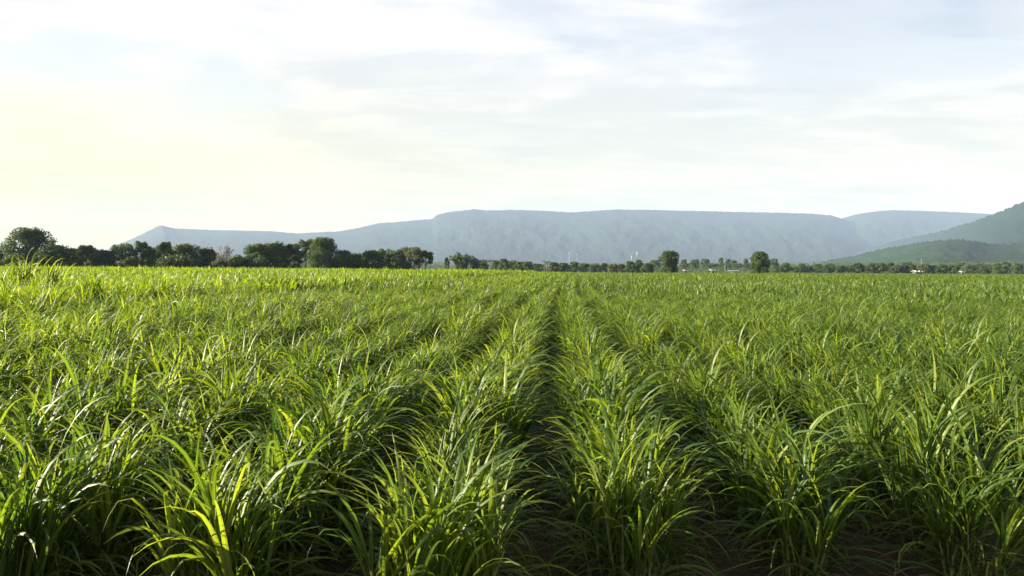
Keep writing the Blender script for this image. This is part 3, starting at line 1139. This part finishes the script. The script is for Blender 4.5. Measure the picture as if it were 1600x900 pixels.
back = [(1022, 406, 24, 'mid_c'), (1068, 405, 14, 'mid_b'), (1083, 405.5, 14, 'mid_a'), (1089, 405, 9, 'mid_b'), (1102, 404, 20, 'mid_a'),
        (1126, 402.5, 12, 'mid_b'), (1137, 404.5, 12, 'mid_b'), (1146, 406, 12, 'mid_a'), (1165, 404, 11, 'mid_b'),
        (1209, 404, 20, 'mid_a'), (1228, 410, 18, 'mid_c'), (1075, 411, 26, 'mid_c'), (1112, 411, 30, 'mid_c'), (1150, 411, 28, 'mid_c'), (1172, 410, 20, 'mid_a')]
back.sort()
KINDW = {'mid_a': 'rounded', 'mid_b': 'narrow', 'mid_c': 'wide'}
for i, (px, top, w, key) in enumerate(back):
    near_t = 'behind the larger lone round tree' if px < 1060 else ('between the two lone dark trees' if px < 1180 else 'right of the square crowned lone tree')
    place_tree(key, px, top, w, 900 + g3.uniform(-60, 60), f'bluish hazy {KINDW[key]} tree, {NUM[i]} from left {near_t}', 'tree', 'broadleaf_tree',
               'bluish trees around the two lone trees')
RG = 'trees of the dark belt under the right hills'
px = 1212.0
i = 0
keys = ['mid_a', 'mid_b', 'mid_dark', 'mid_c', 'mid_dark']
while px < 1640:
    w = g3.uniform(15, 27)
    key = keys[int(g3.integers(0, 5))]
    top = 414.5 - (px - 1212) * .010 + g3.uniform(-3.0, 2.5)
    place_tree(key, px, top, w, 560 + g3.uniform(-40, 40), f'{HOW[key]}, {ordn(i)} from the left in the belt under the right hills', 'tree', 'broadleaf_tree', RG)
    px += w * g3.uniform(.5, .72)
    i += 1


def wood_mass():
    """the far wood that reads as one mass: crowns joined into one object"""
    g = np.random.default_rng(9)
    V, Q, T = [], [], []
    off = 0
    C, Rr = [], []
    for D0, x0, x1, top0, top1, stepw in ((1120, 1190, 1680, 410.5, 409.5, 12), (620, 1200, 1680, 416, 414, 12), (1500, 640, 1200, 411.5, 411, 12),
                                          (520, 690, 1215, 415.5, 418.5, 11), (330, -60, 560, 398, 401, 9), (2300, -150, 700, 408, 408, 14)):
        p = x0
        while p < x1:
            t = (p - x0) / (x1 - x0)
            D = D0 * g.uniform(.96, 1.05)
            w = g.uniform(.7, 1.4) * stepw / F * D
            top = height_at(p, top0 + (top1 - top0) * t + g.uniform(-1.5, 1.2), D)
            zz = top - w * .45
            k = 0
            while zz > -w * .3 and k < 6:
                C.append((at(p, D), D + g.uniform(-1, 1) * w, zz))
                Rr.append(w * .62)
                zz -= w * .6
                k += 1
            p += stepw * g.uniform(.45, .8)
    Rr = np.array(Rr)
    per = np.full(len(Rr), 330)
    for c, r, n_ in zip(C, Rr, per):
        v, q, tt = leaf_quads(g, [c], [r], [n_], r * .085)
        V.append(v)
        Q.append(q + off)
        T.append(tt)
        off += len(v)
    v = np.concatenate(V)
    v[:, 2] = np.maximum(v[:, 2], .1)
    me = mesh_np('far_wood', v, np.concatenate(Q), mats=[M_CROWN_MID], tint=np.concatenate(T), smooth=False)
    tag(link('far_wood', me), 'hazy far wood reading as one low band behind the field', 'wood', kind='stuff')


wood_mass()

# ------------------------------------------------------------------ masts, poles, buildings, posts, birds


def box_pts(cx, cy, cz, sx, sy, sz):
    V = [(cx + i * sx / 2, cy + j * sy / 2, cz + k * sz / 2) for k in (-1, 1) for j in (-1, 1) for i in (-1, 1)]
    Q = [(0, 2, 3, 1), (4, 5, 7, 6), (0, 1, 5, 4), (2, 6, 7, 3), (0, 4, 6, 2), (1, 3, 7, 5)]
    return V, Q


def lattice_mast(px, top, D, label, w=.7):
    H = height_at(px, top, D)
    root = bpy.data.objects.new('lattice_mast', None)
    COL.objects.link(root)
    root.location = (at(px, D), D, 0)
    tag(root, label, 'mast', 'white masts against the mountain')
    leg = Acc()
    br = Acc()
    n_ = 12
    cor = [(math.cos(a), math.sin(a)) for a in (.5, .5 + 2.094, .5 + 4.189)]

    def P(c, t):
        ww = w * (1 - .75 * t)
        return Vector((c[0] * ww, c[1] * ww, H * t))
    for c in cor:
        a_ = Acc()
        a_.add(*limb_path([P(c, 0), P(c, .5), P(c, 1)], [.09, .07, .05], 5))
        link('mast_leg', a_.mesh('mast_leg', M_STEEL), root)
    for s in range(n_):
        t0, t1 = s / n_, (s + 1) / n_
        for k in range(3):
            c0, c1 = cor[k], cor[(k + 1) % 3]
            br.add(*limb_path([P(c0, t0), P(c1, t1)], [.035, .035], 4))
            br.add(*limb_path([P(c0, t1), P(c1, t1)], [.035, .035], 4))
    b = link('bracing', br.mesh('bracing', M_STEEL), root)
    a_ = Acc()
    for k in range(3):
        for z in (.93, .86):
            a_.add(*box_pts(cor[k][0] * .8, cor[k][1] * .8, H * z, .2, .2, 1.2))
    link('antenna', a_.mesh('antenna', M_WHITE, False), root)


lattice_mast(889, 392.5, 1450, 'taller white lattice mast before the mountain, left of the pair')
lattice_mast(901.5, 394.5, 1500, 'thinner white lattice mast before the mountain, right of the pair', 0.5)


def pole(px, top, D, label, arms=2):
    H = height_at(px, top, D)
    root = bpy.data.objects.new('utility_pole', None)
    COL.objects.link(root)
    root.location = (at(px, D), D, 0)
    tag(root, label, 'pole')
    a_ = Acc()
    a_.add(*limb_path([Vector((0, 0, -.2)), Vector((0, 0, H * .5)), Vector((0, 0, H))], [.22, .18, .13], 8))
    link('shaft', a_.mesh('shaft', M_STEEL), root)
    for k in range(arms):
        a_ = Acc()
        a_.add(*box_pts(0, 0, H - .4 - k * 1.2, 1.7, .14, .14))
        for s in (-.75, 0, .75):
            a_.add(*box_pts(s, 0, H - .2 - k * 1.2, .12, .12, .26))
        link('crossarm', a_.mesh('crossarm', M_STEEL, False), root)
    if arms == 0:
        a_ = Acc()
        a_.add(*box_pts(0, 0, H - .6, .45, .45, 1.8))
        link('antenna', a_.mesh('antenna', M_WHITE, False), root)


pole(986.5, 400, 560, 'shorter thin pole above the bushes left of the lone round tree', 0)
pole(995, 394, 560, 'taller thin pole with white tip left of the lone round tree', 0)
pole(1439, 404.5, 880, 'dark pole rising over the belt beside the long white roof')


def house(px, D, wid, dep, hw, hr, label, mroof=M_ROOF, mwall=M_WALL, rz=.1, open_=False, zb=0.0, kind='house'):
    root = bpy.data.objects.new(kind, None)
    COL.objects.link(root)
    root.location = (at(px, D), D, zb)
    root.rotation_euler = (0, 0, rz)
    tag(root, label, 'building')
    if open_:
        for sx in (-1, -.33, .33, 1):
            for sy in (-1, 1):
                a_ = Acc()
                a_.add(*box_pts(sx * (wid / 2 - .2), sy * (dep / 2 - .2), hw / 2, .12, .12, hw))
                link('post', a_.mesh('post', M_POST, False), root)
    else:
        a_ = Acc()
        a_.add(*box_pts(0, 0, hw / 2, wid, dep, hw))
        link('wall', a_.mesh('wall', mwall, False), root)
        for k in range(max(2, int(wid // 3.5))):
            nwin = max(2, int(wid // 3.5))
            xx = (k + .5) / nwin * wid - wid / 2
            a_ = Acc()
            if k == 0:
                a_.add(*box_pts(xx, -dep / 2 - .03, 1.05, 1.0, .08, 2.1))
                link('door', a_.mesh('door', M_DARK, False), root)
            else:
                a_.add(*box_pts(xx, -dep / 2 - .03, 1.6, 1.3, .08, 1.1))
                wn = link('window', a_.mesh('window', M_DARK, False), root)
                b_ = Acc()
                for dx, dz, sx, sz in ((0, .6, 1.5, .1), (0, -.6, 1.5, .1), (-.7, 0, .1, 1.1), (.7, 0, .1, 1.1)):
                    b_.add(*box_pts(xx + dx, -dep / 2 - .06, 1.6 + dz, sx, .1, sz))
                link('frame', b_.mesh('frame', M_WHITE, False), wn)
    # gabled roof of two thick sheets
    ov = .6
    for s in (-1, 1):
        V = []
        for t in (0, .12):
            V += [(-wid / 2 - ov, 0, hw + hr + t), (wid / 2 + ov, 0, hw + hr + t),
                  (wid / 2 + ov, s * (dep / 2 + ov), hw - .15 + t), (-wid / 2 - ov, s * (dep / 2 + ov), hw - .15 + t)]
        Q = [(0, 1, 2, 3), (7, 6, 5, 4), (0, 4, 5, 1), (1, 5, 6, 2), (2, 6, 7, 3), (3, 7, 4, 0)]
        a_ = Acc()
        a_.add(V, Q)
        link('roof_sheet', a_.mesh('roof_sheet', mroof, False), root)
    return root


house(1433, 505, 4.2, 3.2, 1.2, .7, 'long low building with bright white roof at the right field edge')
house(1503, 505, 1.5, 1.8, 1.2, .5, 'tiny white roofed hut right of the long white roofed building')
house(1113, 470, 1.7, 2, 1.5, .5, 'small white roofed shed between the two lone dark trees')
house(1146, 460, 4.6, 3, 1.2, .35, 'low pale open shelter just left of the square crowned lone tree', mroof=M_STEEL, open_=True, kind='shelter')
house(1071, 470, 1.3, 1.6, 1.3, .4, 'small white hut just right of the larger lone round tree')


def fence_posts():
    root = bpy.data.objects.new('field_fence', None)
    COL.objects.link(root)
    D = 440
    root.location = (0, D, 0)
    xs = []
    for px in (885, 902, 918, 934, 950, 966, 1058, 1085, 1102, 1121, 1131, 1141, 1158, 1168):
        x = at(px, D)
        xs.append(x)
        a_ = Acc()
        hh = 2.1 + random.uniform(-.2, .6)
        a_.add(*box_pts(0, 0, hh / 2, .13, .13, hh))
        o = link('fence_post', a_.mesh('fence_post', M_POST, False), root)
        o.location = (x, random.uniform(-3, 3), 0)
    for z in (.8, 1.4, 2.0):
        a_ = Acc()
        a_.add(*limb_path([Vector((xs[0], 0, z)), Vector((xs[-1], 0, z))], [.02, .02], 4))
        link('wire', a_.mesh('wire', M_STEEL), root)
    tag(root, 'pale spaced fence posts beyond the crop around the lone dark trees', 'fence')


fence_posts()


def bird(px, py, D, span, label, rz):
    root = bpy.data.objects.new('bird', None)
    COL.objects.link(root)
    root.location = (at(px, D), D, height_at(px, py, D))
    root.rotation_euler = (R(18), .2, rz)
    tag(root, label, 'bird', 'birds in the sky')
    s = span
    pts = [Vector((0, -.30 * s, 0)), Vector((0, -.2 * s, .0)), Vector((0, 0, .01 * s)), Vector((0, .16 * s, .01 * s)), Vector((0, .24 * s, .02 * s)), Vector((0, .31 * s, .015 * s))]
    a_ = Acc()
    a_.add(*limb_path(pts, [s * .02, s * .05, s * .075, s * .05, s * .04, s * .004], 8))
    link('body', a_.mesh('body', M_BIRD), root)
    for sg in (-1, 1):
        V = []
        for t in (.012 * s, -.004 * s):
            V += [(0, .10 * s, t), (0, -.08 * s, t), (sg * .26 * s, .13 * s, t + .12 * s), (sg * .24 * s, -.05 * s, t + .12 * s),
                  (sg * .5 * s, .02 * s, t + .06 * s), (sg * .48 * s, -.04 * s, t + .06 * s)]
        Q = [(0, 1, 3, 2), (2, 3, 5, 4), (6, 8, 9, 7), (8, 10, 11, 9), (0, 2, 8, 6), (2, 4, 10, 8), (1, 7, 9, 3), (3, 9, 11, 5), (4, 5, 11, 10)]
        a_ = Acc()
        a_.add(V, Q)
        link('wing', a_.mesh('wing', M_BIRD), root)
    V = [(-.02 * s, -.26 * s, 0), (.02 * s, -.26 * s, 0), (.06 * s, -.42 * s, 0), (-.06 * s, -.42 * s, 0),
         (-.02 * s, -.26 * s, .01 * s), (.02 * s, -.26 * s, .01 * s), (.06 * s, -.42 * s, .01 * s), (-.06 * s, -.42 * s, .01 * s)]
    a_ = Acc()
    a_.add(V, [(0, 3, 2, 1), (4, 5, 6, 7), (0, 1, 5, 4), (1, 2, 6, 5), (2, 3, 7, 6), (3, 0, 4, 7)])
    link('tail', a_.mesh('tail', M_BIRD, False), root)


bird(316, 225, 300, .62, 'tiny dark bird flying in the pale sky, higher of the two', 1.0)
bird(376, 305, 330, .55, 'tiny faint bird flying lower in the cream sky', .3)

# ------------------------------------------------------------------ soil clods, litter, seedlings on the ground


def clods():
    g = np.random.default_rng(15)
    base = [(1, 0, 0), (-1, 0, 0), (0, 1, 0), (0, -1, 0), (0, 0, 1), (0, 0, -1)]
    tri = [(0, 2, 4), (2, 1, 4), (1, 3, 4), (3, 0, 4), (2, 0, 5), (1, 2, 5), (3, 1, 5), (0, 3, 5)]
    n_ = 7000
    y = 5.6 + g.uniform(0, 1, n_) ** 1.6 * 12
    x = g.uniform(-1, 1, n_) * (.62 * y + 1)
    s = .006 + .026 * g.uniform(0, 1, n_) ** 3
    z = ground_z(x, y) + rough_z(x, y)
    V = np.array(base, float)[None] * s[:, None, None] * g.uniform(.6, 1.4, (n_, 6, 1))
    V = V + g.normal(0, .22, (n_, 6, 3)) * s[:, None, None]
    V[:, :, 2] *= .7
    V = V + np.stack([x, y, z + s * .2], 1)[:, None, :]
    Q = (np.array(tri)[None] + np.arange(n_)[:, None, None] * 6).reshape(-1, 3)
    me = mesh_np('soil_clods', V.reshape(-1, 3), Q, mats=[M_GROUND], smooth=False)
    tag(link('soil_clods', me), 'small dark soil clods scattered between the cane rows', 'soil', kind='stuff')


def litter():
    g = np.random.default_rng(16)
    V, Q, UV = [], [], []
    off = 0
    for _ in range(1500):
        y = 5.8 + g.uniform() ** 1.5 * 14
        x = g.uniform(-1, 1) * (.62 * y + 1)
        L = g.uniform(.08, .35)
        v, q, uv = leaf_shape(L, g.uniform(.006, .014), g.uniform(70, 95), g.uniform(-20, 30), 1.5, g.uniform(-90, 90), g.uniform(-40, 40), 4)
        A = np.array(Matrix.Rotation(g.uniform(0, 6.28), 3, 'Z'))
        v = v @ A.T + np.array([x, y, float(ground_z(x, y) + rough_z(x, y)) + .012])
        V.append(v)
        Q.append(q + off)
        off += len(v)
    me = mesh_np('dry_leaf_litter', np.concatenate(V), np.concatenate(Q), mats=[M_STRAW])
    tag(link('dry_leaf_litter', me), 'dry straw coloured leaf scraps lying on the soil', 'leaf litter', kind='stuff')


clods()
litter()

# ------------------------------------------------------------------ haze


def haze():
    V, Q = box_pts(0, 4400, 332, 24000, 11500, 666)
    V = [(v[0], v[1], v[2]) for v in V]
    me = mesh_np('haze', V, Q, smooth=False)
    m, q = new_mat('valley_haze')
    vol = q.n('ShaderNodeVolumePrincipled', ins={'Color': (0.35, 0.465, 0.69, 1), 'Density': 0.000070, 'Anisotropy': 0.0})
    q.n('ShaderNodeOutputMaterial', ins={1: vol.outputs[0]})
    me.materials.append(m)
    tag(link('haze', me), 'pale blue air haze over the valley', 'haze', kind='stuff')


haze()
